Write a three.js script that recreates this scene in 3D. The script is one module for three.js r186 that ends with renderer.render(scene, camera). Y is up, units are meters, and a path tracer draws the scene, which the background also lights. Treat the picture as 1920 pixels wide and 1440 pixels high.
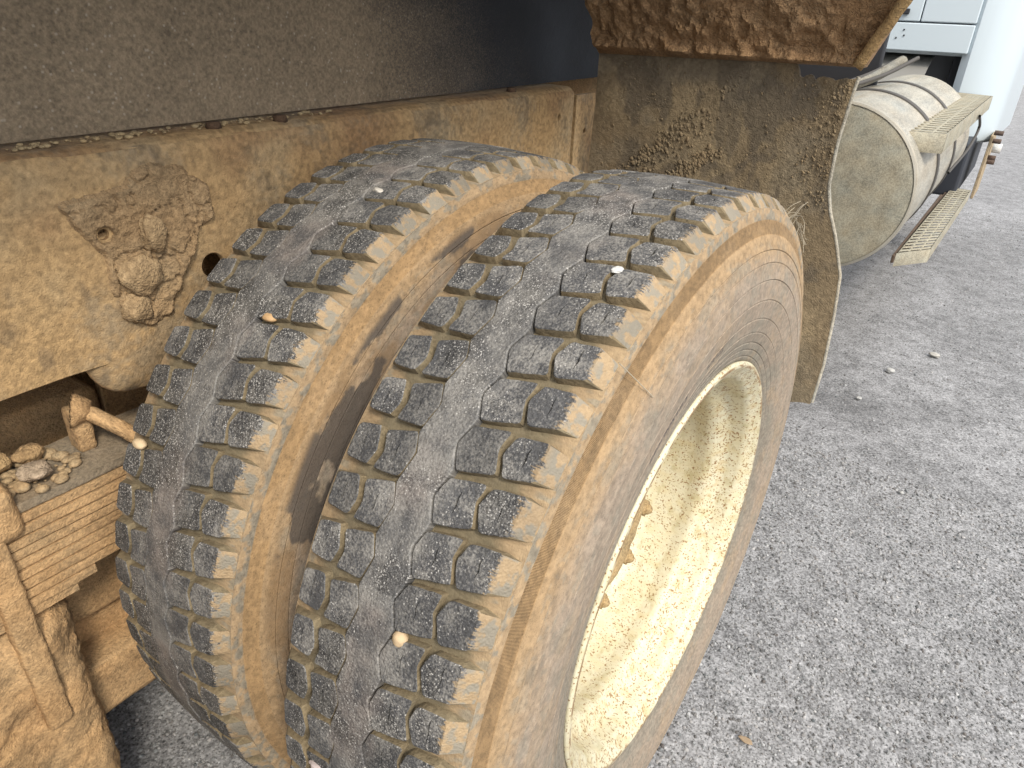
import * as THREE from 'three';
import { mergeGeometries, toCreasedNormals, mergeVertices } from 'three/addons/utils/BufferGeometryUtils.js';
import { RoundedBoxGeometry } from 'three/addons/geometries/RoundedBoxGeometry.js';

// ---------------------------------------------------------------- camera, light, exposure
const scene = new THREE.Scene();
const camera = new THREE.PerspectiveCamera(57.04, 4 / 3, 0.05, 400);
{
  const right = new THREE.Vector3(0.8145, 0.0350, -0.5791), up = new THREE.Vector3(-0.3011, 0.8787, -0.3704), back = new THREE.Vector3(0.4959, 0.4760, 0.7262);
  camera.position.set(0.3378, 1.1996, 0.7656);
  camera.quaternion.setFromRotationMatrix(new THREE.Matrix4().makeBasis(right, up, back));
  scene.add(camera);
}
const renderer = new THREE.WebGLRenderer({ antialias: true });
renderer.toneMapping = THREE.LinearToneMapping;
renderer.toneMappingExposure = 2.05;
renderer.shadowMap.enabled = true;

// bright overcast sky: horizon about 0.55 of the zenith, a broad glow round the veiled sun
const sunDir = new THREE.Vector3(0.62, 0.72, 0.36).normalize();
{
  const W = 256, H = 128, data = new Float32Array(W * H * 4);
  for (let j = 0; j < H; j++) for (let i = 0; i < W; i++) {
    const el = ((j + 0.5) / H - 0.5) * Math.PI, az = ((i + 0.5) / W - 0.5) * 2 * Math.PI;
    const d = new THREE.Vector3(Math.cos(el) * Math.cos(az), Math.sin(el), Math.cos(el) * Math.sin(az));
    let L = 0.46 + 0.38 * Math.max(0, d.y);
    L += 1.1 * Math.pow(Math.max(0, d.dot(sunDir)), 6);
    const k = (j * W + i) * 4;
    data[k] = L * 0.985; data[k + 1] = L; data[k + 2] = L * 1.03; data[k + 3] = 1;
  }
  const sky = new THREE.DataTexture(data, W, H, THREE.RGBAFormat, THREE.FloatType);
  sky.mapping = THREE.EquirectangularReflectionMapping; sky.magFilter = THREE.LinearFilter; sky.needsUpdate = true;
  scene.background = sky; scene.environment = sky;
}
const sun = new THREE.DirectionalLight(0xfff4e2, 1.5);
sun.position.copy(sunDir).multiplyScalar(10); sun.castShadow = true; sun.shadow.radius = 22;
Object.assign(sun.shadow.camera, { left: -5, right: 5, top: 5, bottom: -5, near: 0.1, far: 30 });
scene.add(sun, sun.target);

// ---------------------------------------------------------------- noise and textures
const clamp = (x, a = 0, b = 1) => Math.min(b, Math.max(a, x)), lerp = (a, b, t) => a + (b - a) * t;
const sst = (a, b, x) => { const t = clamp((x - a) / (b - a)); return t * t * (3 - 2 * t); };
let seed = 7; const rnd = () => { seed = (seed * 1664525 + 1013904223) >>> 0; return seed / 4294967296; };
function hash(x, y, s) { let h = Math.imul(x, 374761393) ^ Math.imul(y, 668265263) ^ Math.imul(s + 11, 2246822519); h = Math.imul(h ^ (h >>> 13), 1274126177); h ^= h >>> 16; return (h >>> 0) / 4294967296; }
function vn(x, y, px, py, s) {
  const xi = Math.floor(x), yi = Math.floor(y); let fx = x - xi, fy = y - yi; fx = fx * fx * (3 - 2 * fx); fy = fy * fy * (3 - 2 * fy);
  const m = (a, p) => ((a % p) + p) % p, x0 = m(xi, px), x1 = m(xi + 1, px), y0 = m(yi, py), y1 = m(yi + 1, py);
  const a = hash(x0, y0, s), b = hash(x1, y0, s), c = hash(x0, y1, s), d = hash(x1, y1, s);
  return a + (b - a) * fx + (c - a) * fy + (a - b - c + d) * fx * fy;
}
// periodic fbm on the unit square
function fb(u, v, fx, fy, o, s) { let t = 0, a = 0.5, n = 0; for (let i = 0; i < o; i++) { t += a * vn(u * fx, v * fy, fx, fy, s + i * 17); n += a; a *= 0.5; fx *= 2; fy *= 2; } return t / n; }
// free 3-D value noise
function h3(x, y, z) { return hash(x + z * 57, y - z * 131, 5); }
function n3(x, y, z) {
  const xi = Math.floor(x), yi = Math.floor(y), zi = Math.floor(z); let f = x - xi, g = y - yi, h = z - zi; f = f * f * (3 - 2 * f); g = g * g * (3 - 2 * g); h = h * h * (3 - 2 * h);
  const L = (a, b, t) => a + (b - a) * t;
  return L(L(L(h3(xi, yi, zi), h3(xi + 1, yi, zi), f), L(h3(xi, yi + 1, zi), h3(xi + 1, yi + 1, zi), f), g), L(L(h3(xi, yi, zi + 1), h3(xi + 1, yi, zi + 1), f), L(h3(xi, yi + 1, zi + 1), h3(xi + 1, yi + 1, zi + 1), f), g), h);
}
function f3(x, y, z, o = 4) { let t = 0, a = 0.5, n = 0; for (let i = 0; i < o; i++) { t += a * n3(x, y, z); n += a; a *= 0.5; x = x * 2 + 3.1; y = y * 2 + 1.7; z = z * 2 + 9.2; } return t / n; }
const LUT = new Uint8Array(4097); for (let i = 0; i < 4097; i++) { const x = i / 4096; LUT[i] = Math.round(255 * (x <= 0.0031308 ? x * 12.92 : 1.055 * Math.pow(x, 1 / 2.4) - 0.055)); }
function colourTex(w, h, fn) {
  const d = new Uint8Array(w * h * 4);
  for (let j = 0; j < h; j++) for (let i = 0; i < w; i++) { const c = fn((i + 0.5) / w, (j + 0.5) / h, i, j), k = (j * w + i) * 4; for (let q = 0; q < 3; q++) d[k + q] = LUT[Math.round(clamp(c[q]) * 4096)]; d[k + 3] = 255; }
  const t = new THREE.DataTexture(d, w, h); t.colorSpace = THREE.SRGBColorSpace; return done(t);
}
function greyTex(w, h, fn) {
  const d = new Uint8Array(w * h * 4);
  for (let j = 0; j < h; j++) for (let i = 0; i < w; i++) { const c = Math.round(255 * clamp(fn((i + 0.5) / w, (j + 0.5) / h, i, j))), k = (j * w + i) * 4; d[k] = d[k + 1] = d[k + 2] = c; d[k + 3] = 255; }
  return done(new THREE.DataTexture(d, w, h));
}
function done(t) { t.wrapS = t.wrapT = THREE.RepeatWrapping; t.magFilter = THREE.LinearFilter; t.minFilter = THREE.LinearFilter; t.needsUpdate = true; return t; }
const mix3 = (a, b, t) => [lerp(a[0], b[0], t), lerp(a[1], b[1], t), lerp(a[2], b[2], t)];
const mul3 = (a, k) => [a[0] * k, a[1] * k, a[2] * k];

const PITCHES = 67, PIT = 2 * Math.PI / PITCHES, TREAD_REP = 3, EDGE = 0.0945;
// unrolled tread: u runs along the circumference, v across (signed arc length from the centre line, +-0.14 m)
function treadTexture(s, gritLeft, dustAt) {
  const rub = [0.062, 0.062, 0.064], pale = [0.225, 0.214, 0.196], pink = [0.19, 0.155, 0.135], tan = [0.335, 0.240, 0.138], grey = [0.205, 0.195, 0.162];
  return colourTex(2048, 512, (u, v, i, j) => {
    const a = (v - 0.5) * 0.28;
    const streak = fb(u, v, 40, 150, 3, s + 1), mott = fb(u, v, 60, 16, 4, s + 2), fine = fb(u, v, 700, 176, 2, s + 3), big = fb(u, v, 14, 4, 3, s + 4), h0 = hash(i, j, s + 20);
    let c = mix3(rub, pale, clamp(0.20 + 1.7 * (mott - 0.44) + 1.6 * (fine - 0.5) + 0.5 * (big - 0.5) + 0.30 * (h0 - 0.5)));
    const rib = 1 - sst(0.018, 0.032, Math.abs(a - 0.0 + 0.004 * Math.sin(u * 140)) + 0.012 * (mott - 0.5));
    c = mix3(c, mix3(pale, pink, sst(0.45, 0.7, big)), 0.55 * rib * clamp(0.55 + 1.6 * (mott - 0.42)));
    c = mul3(c, 0.80 + 0.4 * streak);
    if (streak > 0.74) c = mul3(c, 0.66);
    // sand and tar grit, thick in places and thinning out raggedly
    const m = sst(0.40, 0.78, fb(u, v, 26, 8, 5, s + 5) + gritLeft * sst(0.04, -0.08, a) * 0.2) * (0.6 + 0.4 * gritLeft), m2 = m * (0.35 + 1.1 * fb(u, v, 130, 34, 3, s + 21)), g1 = hash(i >> 1, j >> 1, s + 6), g2 = hash(i, j, s + 8);
    if (m2 > 0.3) c = mul3(c, lerp(1, 0.62, sst(0.3, 0.7, m2)));
    if (g2 < 0.40 * m2 + 0.05) c = mul3(c, 0.28 + 0.5 * hash(i, j, s + 10)); else if (hash(i, j, s + 22) < 0.26 * m2 + 0.03) c = mix3(c, [0.42, 0.40, 0.37], 0.25 + 0.6 * hash(i, j, s + 9));
    if (g1 < 0.10 * m2) c = mix3(c, [0.5, 0.48, 0.45], 0.8);
    // tan dust over the shoulder, ragged where the road has wiped it off
    const edge = dustAt + 0.013 * (fb(u, v, 150, 38, 4, s + 12) - 0.5) + 0.006 * (fb(u, v, 67, 8, 2, s + 15) - 0.5) + 0.0030 * (h0 - 0.5) + 0.007 * (fb(u, v, 1000, 60, 1, s + 13) - 0.5);
    const d = sst(edge - 0.0010, edge + 0.0014, a);
    if (d > 0) {
      const patch = sst(0.42, 0.58, fb(u, v, 130, 34, 5, s + 14)) * sst(0.087, 0.102, a);
      let t = mul3(tan, 0.80 + 0.30 * fb(u, v, 300, 80, 3, s + 16) + 0.16 * (h0 - 0.5)); t = mix3(t, grey, 0.8 * patch);
      c = mix3(c, t, d);
    }
    return c;
  });
}
const treadMapOuter = treadTexture(100, 0.1, 0.0925), treadMapInner = treadTexture(200, 1, 0.0945);
const gritBump = greyTex(1024, 256, (u, v, i, j) => 0.55 * fb(u, v, 64, 16, 3, 31) + 0.45 * hash(i, j, 33));
// sidewall: u along the circumference, v = 0 at the shoulder and 1 at the bead
function sidewallTexture(w, h, s, tint, dirty, letters) {
  let ink = null;
  if (letters) {
    const cv = document.createElement('canvas'); cv.width = w; cv.height = h; const g = cv.getContext('2d');
    g.fillStyle = '#000'; g.fillRect(0, 0, w, h); letters(g, w, h); ink = g.getImageData(0, 0, w, h).data;
  }
  const tan = [0.345, 0.243, 0.140], ochre = [0.300, 0.192, 0.092], pink = [0.292, 0.232, 0.175], olive = [0.218, 0.190, 0.150], grey = [0.215, 0.198, 0.158], dark = [0.075, 0.062, 0.052];
  return colourTex(w, h, (u, v, i, j) => {
    const n = fb(u, v, 24, 8, 4, s), f = fb(u, v, 300, 64, 3, s + 1), st = fb(u, v, 90, 30, 3, s + 2), vv = v + 0.05 * (fb(u, v, 40, 8, 4, s + 8) - 0.5), h0 = hash(i, j, s + 7);
    let c = mix3(tan, grey, 0.8 * sst(0.47, 0.62, fb(u, v, 130, 24, 5, s + 3)));
    c = mix3(c, mul3(ochre, 0.85 + 0.3 * n), sst(0.054, 0.060, v)); c = mix3(c, tan, sst(0.128, 0.135, v) * 0.6);
    c = mix3(c, pink, sst(0.16, 0.36, vv)); c = mix3(c, olive, sst(0.60, 0.86, vv + 0.25 * (n - 0.5)));
    c = mix3(c, grey, 0.45 * sst(0.50, 0.74, fb(u, v, 44, 12, 5, s + 4)) * sst(0.14, 0.2, v));
    c = mix3(c, tan, 0.3 * sst(0.52, 0.72, fb(u, v, 26, 9, 5, s + 6)));
    c = mul3(c, 0.50 + 0.66 * f + 0.22 * st + 0.20 * (h0 - 0.5));
    c = mix3(c, grey, 0.35 * sst(0.56, 0.74, fb(u, v, 150, 40, 4, s + 30)) * sst(0.14, 0.2, v));
    c = mix3(c, [0.11, 0.088, 0.066], 0.3 * sst(0.60, 0.78, fb(u, v, 60, 26, 5, s + 31)) * sst(0.14, 0.2, v));
    // black rubbing stains with ragged outlines, as between the duals in the photograph
    if (dirty) { const q = fb(u, v, 22, 6, 7, s + 5); c = mix3(c, [0.21, 0.13, 0.062], 0.6 * sst(0.44, 0.56, fb(u, v, 14, 5, 6, s + 43)) * sst(0.14, 0.18, v)); c = mix3(c, dark, dirty * sst(0.49, 0.55, q) * sst(0.15, 0.19, v)); }
    if (h0 < 0.04) c = mul3(c, 0.7);
    if (ink) { const k = ((h - 1 - j) * w + i) * 4; if (ink[k] > 20) c = mix3(c, [0.055, 0.045, 0.045], ink[k] / 255 * (0.6 + 0.7 * fb(u, v, 700, 200, 2, s + 9))); }
    return [c[0] * tint[0], c[1] * tint[1], c[2] * tint[2]];
  });
}
const grain = colourTex(1024, 1024, (u, v, i, j) => { // neutral earthy grain, mean about 0.72
  let k = 0.73 + 0.42 * (fb(u, v, 12, 12, 6, 41) - 0.5) + 0.62 * (fb(u, v, 130, 130, 3, 42) - 0.5) + 0.16 * (hash(i, j, 43) - 0.5), w = 0.12 * (fb(u, v, 8, 8, 5, 44) - 0.5);
  const sp = hash(i >> 1, j >> 1, 45); if (sp < 0.02) k *= 0.55; else if (sp > 0.985) k *= 1.3;
  return [k + w, k, k - w * 1.2];
});
const grainBump = greyTex(1024, 1024, (u, v, i, j) => 0.6 * fb(u, v, 40, 40, 5, 51) + 0.4 * fb(u, v, 256, 256, 2, 52));
const rep = (t, x, y = x) => { const c = t.clone(); c.repeat.set(x, y); c.needsUpdate = true; return c; };
const grainM = rep(grain, 2.6), grainBumpM = rep(grainBump, 2.6);   // uv in metres: one tile is 0.38 m
function earth(r, g, b, o = {}) { return new THREE.MeshStandardMaterial({ color: new THREE.Color().setRGB(r / 0.75, g / 0.75, b / 0.75), map: grainM, bumpMap: grainBumpM, bumpScale: o.bump ?? 0.002, roughness: o.rough ?? 0.95, metalness: 0 }); }

// ---------------------------------------------------------------- geometry helpers
function geo(pos, uv, idx) {
  const g = new THREE.BufferGeometry(); g.setAttribute('position', new THREE.Float32BufferAttribute(pos, 3));
  if (uv) g.setAttribute('uv', new THREE.Float32BufferAttribute(uv, 2)); if (idx) g.setIndex(idx); g.computeVertexNormals(); return g;
}
function boxUV(g0) { // uv in metres by the dominant axis of each face
  const g = g0.index ? g0.toNonIndexed() : g0.clone(), p = g.attributes.position, uv = new Float32Array(p.count * 2), A = new THREE.Vector3(), B = new THREE.Vector3(), C = new THREE.Vector3();
  for (let i = 0; i < p.count; i += 3) {
    A.fromBufferAttribute(p, i); B.fromBufferAttribute(p, i + 1).sub(A); C.fromBufferAttribute(p, i + 2).sub(A); B.cross(C);
    const ax = Math.abs(B.x), ay = Math.abs(B.y), az = Math.abs(B.z);
    for (let k = 0; k < 3; k++) { const x = p.getX(i + k), y = p.getY(i + k), z = p.getZ(i + k); const [s, t] = ax >= ay && ax >= az ? [z, y] : ay >= az ? [x, z] : [x, y]; uv[(i + k) * 2] = s; uv[(i + k) * 2 + 1] = t; }
  }
  g.setAttribute('uv', new THREE.BufferAttribute(uv, 2)); return g;
}
function mesh(name, g, m, parent, label) {
  const o = new THREE.Mesh(g, m); o.name = name; o.castShadow = o.receiveShadow = true; if (label) o.userData.label = label; (parent ?? scene).add(o); return o;
}
const rbox = (x0, x1, y0, y1, z0, z1, r = 0.004, seg = 2) => boxUV(new RoundedBoxGeometry(x1 - x0, y1 - y0, z1 - z0, seg, r).translate((x0 + x1) / 2, (y0 + y1) / 2, (z0 + z1) / 2));
function rough(g, amp, freq, oct = 4, crease = 0) { // push vertices along their smooth normal by noise
  let q = g.clone(); q.deleteAttribute('uv'); q.deleteAttribute('normal'); q = mergeVertices(q, 1e-5); q.computeVertexNormals();
  const p = q.attributes.position, n = q.attributes.normal;
  for (let i = 0; i < p.count; i++) { const x = p.getX(i), y = p.getY(i), z = p.getZ(i), d = amp * (f3(x * freq + 40, y * freq + 40, z * freq + 40, oct) - 0.5) * 2; p.setXYZ(i, x + n.getX(i) * d, y + n.getY(i) * d, z + n.getZ(i) * d); }
  if (crease) return boxUV(toCreasedNormals(q, crease)); q.computeVertexNormals(); return boxUV(q);
}
const fineBox = (x0, x1, y0, y1, z0, z1, cell, r = 0.012) => { // box with rounded corners, cut fine enough to roughen
  const g = new THREE.BoxGeometry(x1 - x0, y1 - y0, z1 - z0, Math.ceil((x1 - x0) / cell), Math.ceil((y1 - y0) / cell), Math.ceil((z1 - z0) / cell)), p = g.attributes.position, h = [(x1 - x0) / 2, (y1 - y0) / 2, (z1 - z0) / 2];
  for (let i = 0; i < p.count; i++) {
    const v = [p.getX(i), p.getY(i), p.getZ(i)], c = v.map((a, k) => clamp(a, -h[k] + r, h[k] - r)), d = v.map((a, k) => a - c[k]), l = Math.hypot(...d);
    if (l > 1e-9) p.setXYZ(i, ...c.map((a, k) => a + d[k] / l * r));
  }
  return g.translate((x0 + x1) / 2, (y0 + y1) / 2, (z0 + z1) / 2);
};
function clod(r, sq, s, amp = 1) { // lump of dried mud or a stone
  let g = mergeVertices(new THREE.IcosahedronGeometry(r, 4).deleteAttribute('uv').deleteAttribute('normal'), 1e-6); const p = g.attributes.position;
  for (let i = 0; i < p.count; i++) { const x = p.getX(i), y = p.getY(i), z = p.getZ(i), k = 1 + 1.1 * amp * (f3(x / r * 0.9 + s, y / r * 0.9, z / r * 0.9, 3) - 0.5) + 0.5 * amp * (f3(x / r * 3.2, y / r * 3.2 + s, z / r * 3.2, 3) - 0.5); p.setXYZ(i, x * k * sq[0], y * k * sq[1], z * k * sq[2]); }
  g.computeVertexNormals(); return boxUV(g);
}
// closed sheet: front surface fn(u, v) -> [x, y, z], back surface shifted by back(x, y, z)
function slab(nu, nv, fn, back) {
  const pos = [], idx = [], id = (s, i, j) => s * (nu + 1) * (nv + 1) + j * (nu + 1) + i;
  for (let s = 0; s < 2; s++) for (let j = 0; j <= nv; j++) for (let i = 0; i <= nu; i++) { const p = fn(i / nu, j / nv); pos.push(...(s ? back(p, i / nu, j / nv) : p)); }
  for (let j = 0; j < nv; j++) for (let i = 0; i < nu; i++) {
    let a = id(0, i, j), b = id(0, i + 1, j), c = id(0, i + 1, j + 1), d = id(0, i, j + 1); idx.push(a, d, b, b, d, c);
    a = id(1, i, j); b = id(1, i + 1, j); c = id(1, i + 1, j + 1); d = id(1, i, j + 1); idx.push(a, b, d, b, c, d);
  }
  const edge = (p, q) => { idx.push(p[0], q[0], p[1], q[0], q[1], p[1]); };
  for (let i = 0; i < nu; i++) { edge([id(0, i, 0), id(1, i, 0)], [id(0, i + 1, 0), id(1, i + 1, 0)]); edge([id(0, i + 1, nv), id(1, i + 1, nv)], [id(0, i, nv), id(1, i, nv)]); }
  for (let j = 0; j < nv; j++) { edge([id(0, 0, j + 1), id(1, 0, j + 1)], [id(0, 0, j), id(1, 0, j)]); edge([id(0, nu, j), id(1, nu, j)], [id(0, nu, j + 1), id(1, nu, j + 1)]); }
  const g = geo(pos, null, idx); return toCreasedNormals(boxUV(g), 0.7);
}
const pl = (pts, x) => { if (x <= pts[0][0]) return pts[0][1]; for (let i = 1; i < pts.length; i++) if (x <= pts[i][0]) { const t = (x - pts[i - 1][0]) / (pts[i][0] - pts[i - 1][0]); return lerp(pts[i - 1][1], pts[i][1], t); } return pts.at(-1)[1]; };
function tube(pts, r, seg = 8, n = 24) { return boxUV(new THREE.TubeGeometry(new THREE.CatmullRomCurve3(pts.map((p) => new THREE.Vector3(...p))), n, r, seg, false)); }
const used = {};
function numbered(n) { const k = used[n] = (used[n] ?? -1) + 1; return k ? `${n}_${String(k).padStart(3, '0')}` : n; }
function tag(o, label, category, group) { o.name = numbered(o.name); o.userData.label = label; o.userData.category = category; if (group) o.userData.group = group; return o; }

// ---------------------------------------------------------------- ground
const asphaltMap = colourTex(2048, 2048, (u, v, i, j) => {
  const big = fb(u, v, 5, 5, 4, 61), mid = fb(u, v, 60, 60, 3, 62), fine = fb(u, v, 500, 500, 2, 63), g = hash(i >> 1, j >> 1, 64), g2 = hash((i + 1) >> 1, j >> 1, 65);
  let k = 0.225 + 0.06 * (big - 0.5) + 0.16 * (mid - 0.5) + 0.32 * (fine - 0.5) + 0.06 * (g2 - 0.5);
  if (g < 0.09) k += 0.16 * hash(i >> 1, j >> 1, 66); if (g2 < 0.10) k *= 0.55;
  k = Math.max(0.03, k); return [k * 0.99, k * 0.995, k * 1.025];
});
const asphaltBump = greyTex(1024, 1024, (u, v) => 0.5 * fb(u, v, 260, 260, 2, 67) + 0.5 * fb(u, v, 40, 40, 3, 68));
const dip = (x, z) => 0.010 * (f3(x * 2.2, 3, z * 2.2, 3) - 0.5) * sst(6, 3, Math.hypot(x, z)) - 0.004;
{
  const ax = (lo, hi, n, far) => { const a = [-far, -far / 3, -far / 10]; for (let i = 0; i <= n; i++) a.push(lerp(lo, hi, i / n)); a.push(far / 10, far / 3, far); return a.sort((p, q) => p - q); };
  const X = ax(-1.3, 2.4, 170, 200), Z = ax(-6, 0.9, 300, 200), pos = [], uv = [], col = [], idx = [];
  for (const z of Z) for (const x of X) {
    pos.push(x, dip(x, z), z); uv.push(x, z);
    const st = sst(0.50, 0.66, f3(x * 2.6 + 9, 5, z * 2.6, 6)), darkPatch = sst(0.10, 0.0, Math.abs(z + 1.72 + 0.5 * (x - 0.15)) - 0.05) * sst(0.34, 0.2, Math.abs(x - 0.17)) * sst(0.40, 0.6, f3(x * 9, 1, z * 9, 4)), k = 1 - 0.17 * st - 0.22 * darkPatch * (0.4 + 1.2 * f3(x * 40, 2, z * 40, 2)); col.push(k, k, k);  // broken darker streak near the foot of the flap
  }
  const n = X.length; for (let j = 0; j < Z.length - 1; j++) for (let i = 0; i < n - 1; i++) { const p = j * n + i; idx.push(p, p + n, p + 1, p + 1, p + n, p + n + 1); }
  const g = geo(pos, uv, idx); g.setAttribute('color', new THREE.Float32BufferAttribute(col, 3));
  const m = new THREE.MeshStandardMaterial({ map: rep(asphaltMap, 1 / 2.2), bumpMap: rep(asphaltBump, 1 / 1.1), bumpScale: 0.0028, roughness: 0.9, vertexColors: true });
  const o = mesh('ground', g, m); o.userData.kind = 'structure'; o.userData.label = 'pale grey worn asphalt yard under the truck';
}
{ // stone chips standing proud of the worn asphalt
  const N = 90000, o = new THREE.InstancedMesh(new THREE.IcosahedronGeometry(1, 0), new THREE.MeshStandardMaterial({ color: 0xffffff, roughness: 0.9 }), N), M = new THREE.Matrix4(), q = new THREE.Quaternion(), e = new THREE.Euler(), c = new THREE.Color();
  for (let i = 0; i < N; i++) {
    const far = i > 60000, x = far ? -0.9 + 3.6 * rnd() : -0.95 + 2.3 * rnd(), z = far ? -1.2 - 4.2 * rnd() : 0.62 - 1.95 * rnd(), s = 0.0014 + 0.0034 * Math.pow(rnd(), 2.5);
    q.setFromEuler(e.set(rnd() * 6, rnd() * 6, rnd() * 6)); M.compose(new THREE.Vector3(x, dip(x, z) + s * 0.12, z), q, new THREE.Vector3(s, s * (0.5 + 0.4 * rnd()), s * (0.7 + 0.5 * rnd()))); o.setMatrixAt(i, M);
    const k = rnd() < 0.10 ? 0.28 + 0.16 * rnd() : rnd() < 0.25 ? 0.08 + 0.07 * rnd() : 0.15 + 0.17 * rnd(), w = 0.02 * (rnd() - 0.5); o.setColorAt(i, c.setRGB(k + w, k, k - w * 0.5));
  }
  o.name = 'asphalt_chips'; o.castShadow = o.receiveShadow = true; o.userData = { label: 'small grey and white stone chips of the worn asphalt surface', category: 'stone chips', kind: 'stuff' }; scene.add(o);
}

// ---------------------------------------------------------------- the truck: one thing, its parts below
const truck = new THREE.Group(); truck.name = 'truck'; scene.add(truck);
tag(truck, 'muddy pale blue heavy truck with worn dual rear tyres and cream wheel, parked on asphalt', 'truck');
const AX = 0.505, DUAL = 0.308, PH_O = 81.315 * Math.PI / 180, PH_I = 77.138 * Math.PI / 180;
const crown = (x) => 0.5175 - 0.35 * x * x, FLOOR = 0.0100;

// ---- tyres
const SIDE = [ // x, r from the shoulder to the bead, with the moulded fine grooves
  [0.1078, 0.4990], [0.1092, 0.4935], [0.1105, 0.4870], [0.1097, 0.4862], [0.1130, 0.4770], [0.1163, 0.4690], [0.1178, 0.4682], [0.1205, 0.4580], [0.1226, 0.4536], [0.1225, 0.4527], [0.1210, 0.4520], [0.1225, 0.4513], [0.1224, 0.4504], [0.1256, 0.4386], [0.1255, 0.4377], [0.1243, 0.4370], [0.1255, 0.4363], [0.1254, 0.4354], [0.1268, 0.4250], [0.1283, 0.4176], [0.1282, 0.4167], [0.1265, 0.4160], [0.1282, 0.4153], [0.1281, 0.4144], [0.1281, 0.4020], [0.1282, 0.3916], [0.1281, 0.3907], [0.1266, 0.3900], [0.1281, 0.3893], [0.1280, 0.3884], [0.1264, 0.3770], [0.1248, 0.3666], [0.1247, 0.3657], [0.1232, 0.3650], [0.1247, 0.3643], [0.1246, 0.3634], [0.1228, 0.3560], [0.1214, 0.3471], [0.1213, 0.3462], [0.1200, 0.3455], [0.1213, 0.3448], [0.1212, 0.3439], [0.1190, 0.3370], [0.1176, 0.3326], [0.1175, 0.3317], [0.1157, 0.3310], [0.1175, 0.3303], [0.1174, 0.3294], [0.1152, 0.3221], [0.1151, 0.3212], [0.1134, 0.3205], [0.1151, 0.3198], [0.1150, 0.3189], [0.1132, 0.3126], [0.1131, 0.3117], [0.1114, 0.3110], [0.1131, 0.3103], [0.1130, 0.3094], [0.1120, 0.3060], [0.1085, 0.3015], [0.1020, 0.2985], [0.0950, 0.2900]];
const sideLen = [0]; for (let i = 1; i < SIDE.length; i++) sideLen.push(sideLen[i - 1] + Math.hypot(SIDE[i][0] - SIDE[i - 1][0], SIDE[i][1] - SIDE[i - 1][1]));
const SLEN = sideLen.at(-1);
function vAtRadius(r) { for (let i = 1; i < SIDE.length; i++) if (SIDE[i][1] <= r) return sideLen[i] / SLEN; return 1; }
const flat = (y) => Math.max(y, -AX + 0.004);
function revolve(prof, seg, urep, mirror = 1) { // prof rows: x, r, v
  const pos = [], uv = [], idx = [], n = prof.length;
  for (let i = 0; i <= seg; i++) { const th = i / seg * 2 * Math.PI; for (const [x, r, v] of prof) { pos.push(mirror * x, flat(r * Math.sin(th)), r * Math.cos(th)); uv.push(i / seg * urep, v); } }
  for (let i = 0; i < seg; i++) for (let j = 0; j < n - 1; j++) { const a = i * n + j, b = a + n; mirror > 0 ? idx.push(a, a + 1, b, b, a + 1, b + 1) : idx.push(a, b, a + 1, b, b + 1, a + 1); }
  const g = geo(pos, uv, idx), nr = g.attributes.normal; // close the seam's normals
  for (let j = 0; j < n; j++) { const a = j, b = seg * n + j, v = new THREE.Vector3(nr.getX(a) + nr.getX(b), nr.getY(a) + nr.getY(b), nr.getZ(a) + nr.getZ(b)).normalize(); nr.setXYZ(a, v.x, v.y, v.z); nr.setXYZ(b, v.x, v.y, v.z); }
  return g;
}
const lettersOn = (g, w, h) => { // worn lettering round the bead; u runs with the angle, two repeats per turn
  g.save(); g.translate(0, 0); g.fillStyle = '#fff'; g.textBaseline = 'middle'; g.textAlign = 'left';
  const px = (deg) => ((deg / 180) % 1) * w, row = (r) => (1 - vAtRadius(r)) * h;
  const put = (txt, deg, r, mm) => { g.save(); g.translate(px(deg), row(r)); g.scale(1, -1); g.scale(1.0 * w / 1.1 * mm / 1000 / 20, h / SLEN * mm / 1000 / 20); g.font = 'bold 26px sans-serif'; g.fillText(txt, 0, 0); g.restore(); };
  put('225/80R17.5', 55.5, 0.3570, 12); put('123/122L', 78, 0.3560, 9); g.restore();
};
const serration = (() => { const t = greyTex(64, 512, (u, v) => { const b = sst(0.055, 0.062, v) * (1 - sst(0.125, 0.13, v)); return 0.5 + b * 0.5 * Math.sin(u * 8 * 2 * Math.PI); }); t.repeat.set(150, 1); return t; })();
const sideMapOuter = sidewallTexture(2048, 512, 300, [1, 1, 1], 0, lettersOn), sideMapInner = sidewallTexture(1024, 256, 400, [1, 1, 1], 0.9, null);
const mSideOuter = new THREE.MeshStandardMaterial({ map: sideMapOuter, bumpMap: serration, bumpScale: 0.0008, roughness: 0.9 });
const mSidePlain = mSideOuter.clone(); mSidePlain.map = sidewallTexture(2048, 512, 300, [1, 1, 1], 0, null);
const mSideInner = new THREE.MeshStandardMaterial({ map: sideMapInner, bumpMap: rep(grainBump, 6, 1), bumpScale: 0.001, roughness: 0.9 });
const mTreadOuter = new THREE.MeshStandardMaterial({ map: treadMapOuter, bumpMap: gritBump, bumpScale: 0.0019, roughness: 0.74 });
const mTreadInner = new THREE.MeshStandardMaterial({ map: treadMapInner, bumpMap: gritBump, bumpScale: 0.0022, roughness: 0.76 });
const mGroove = earth(0.190, 0.152, 0.092, { bump: 0.001 });
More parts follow.
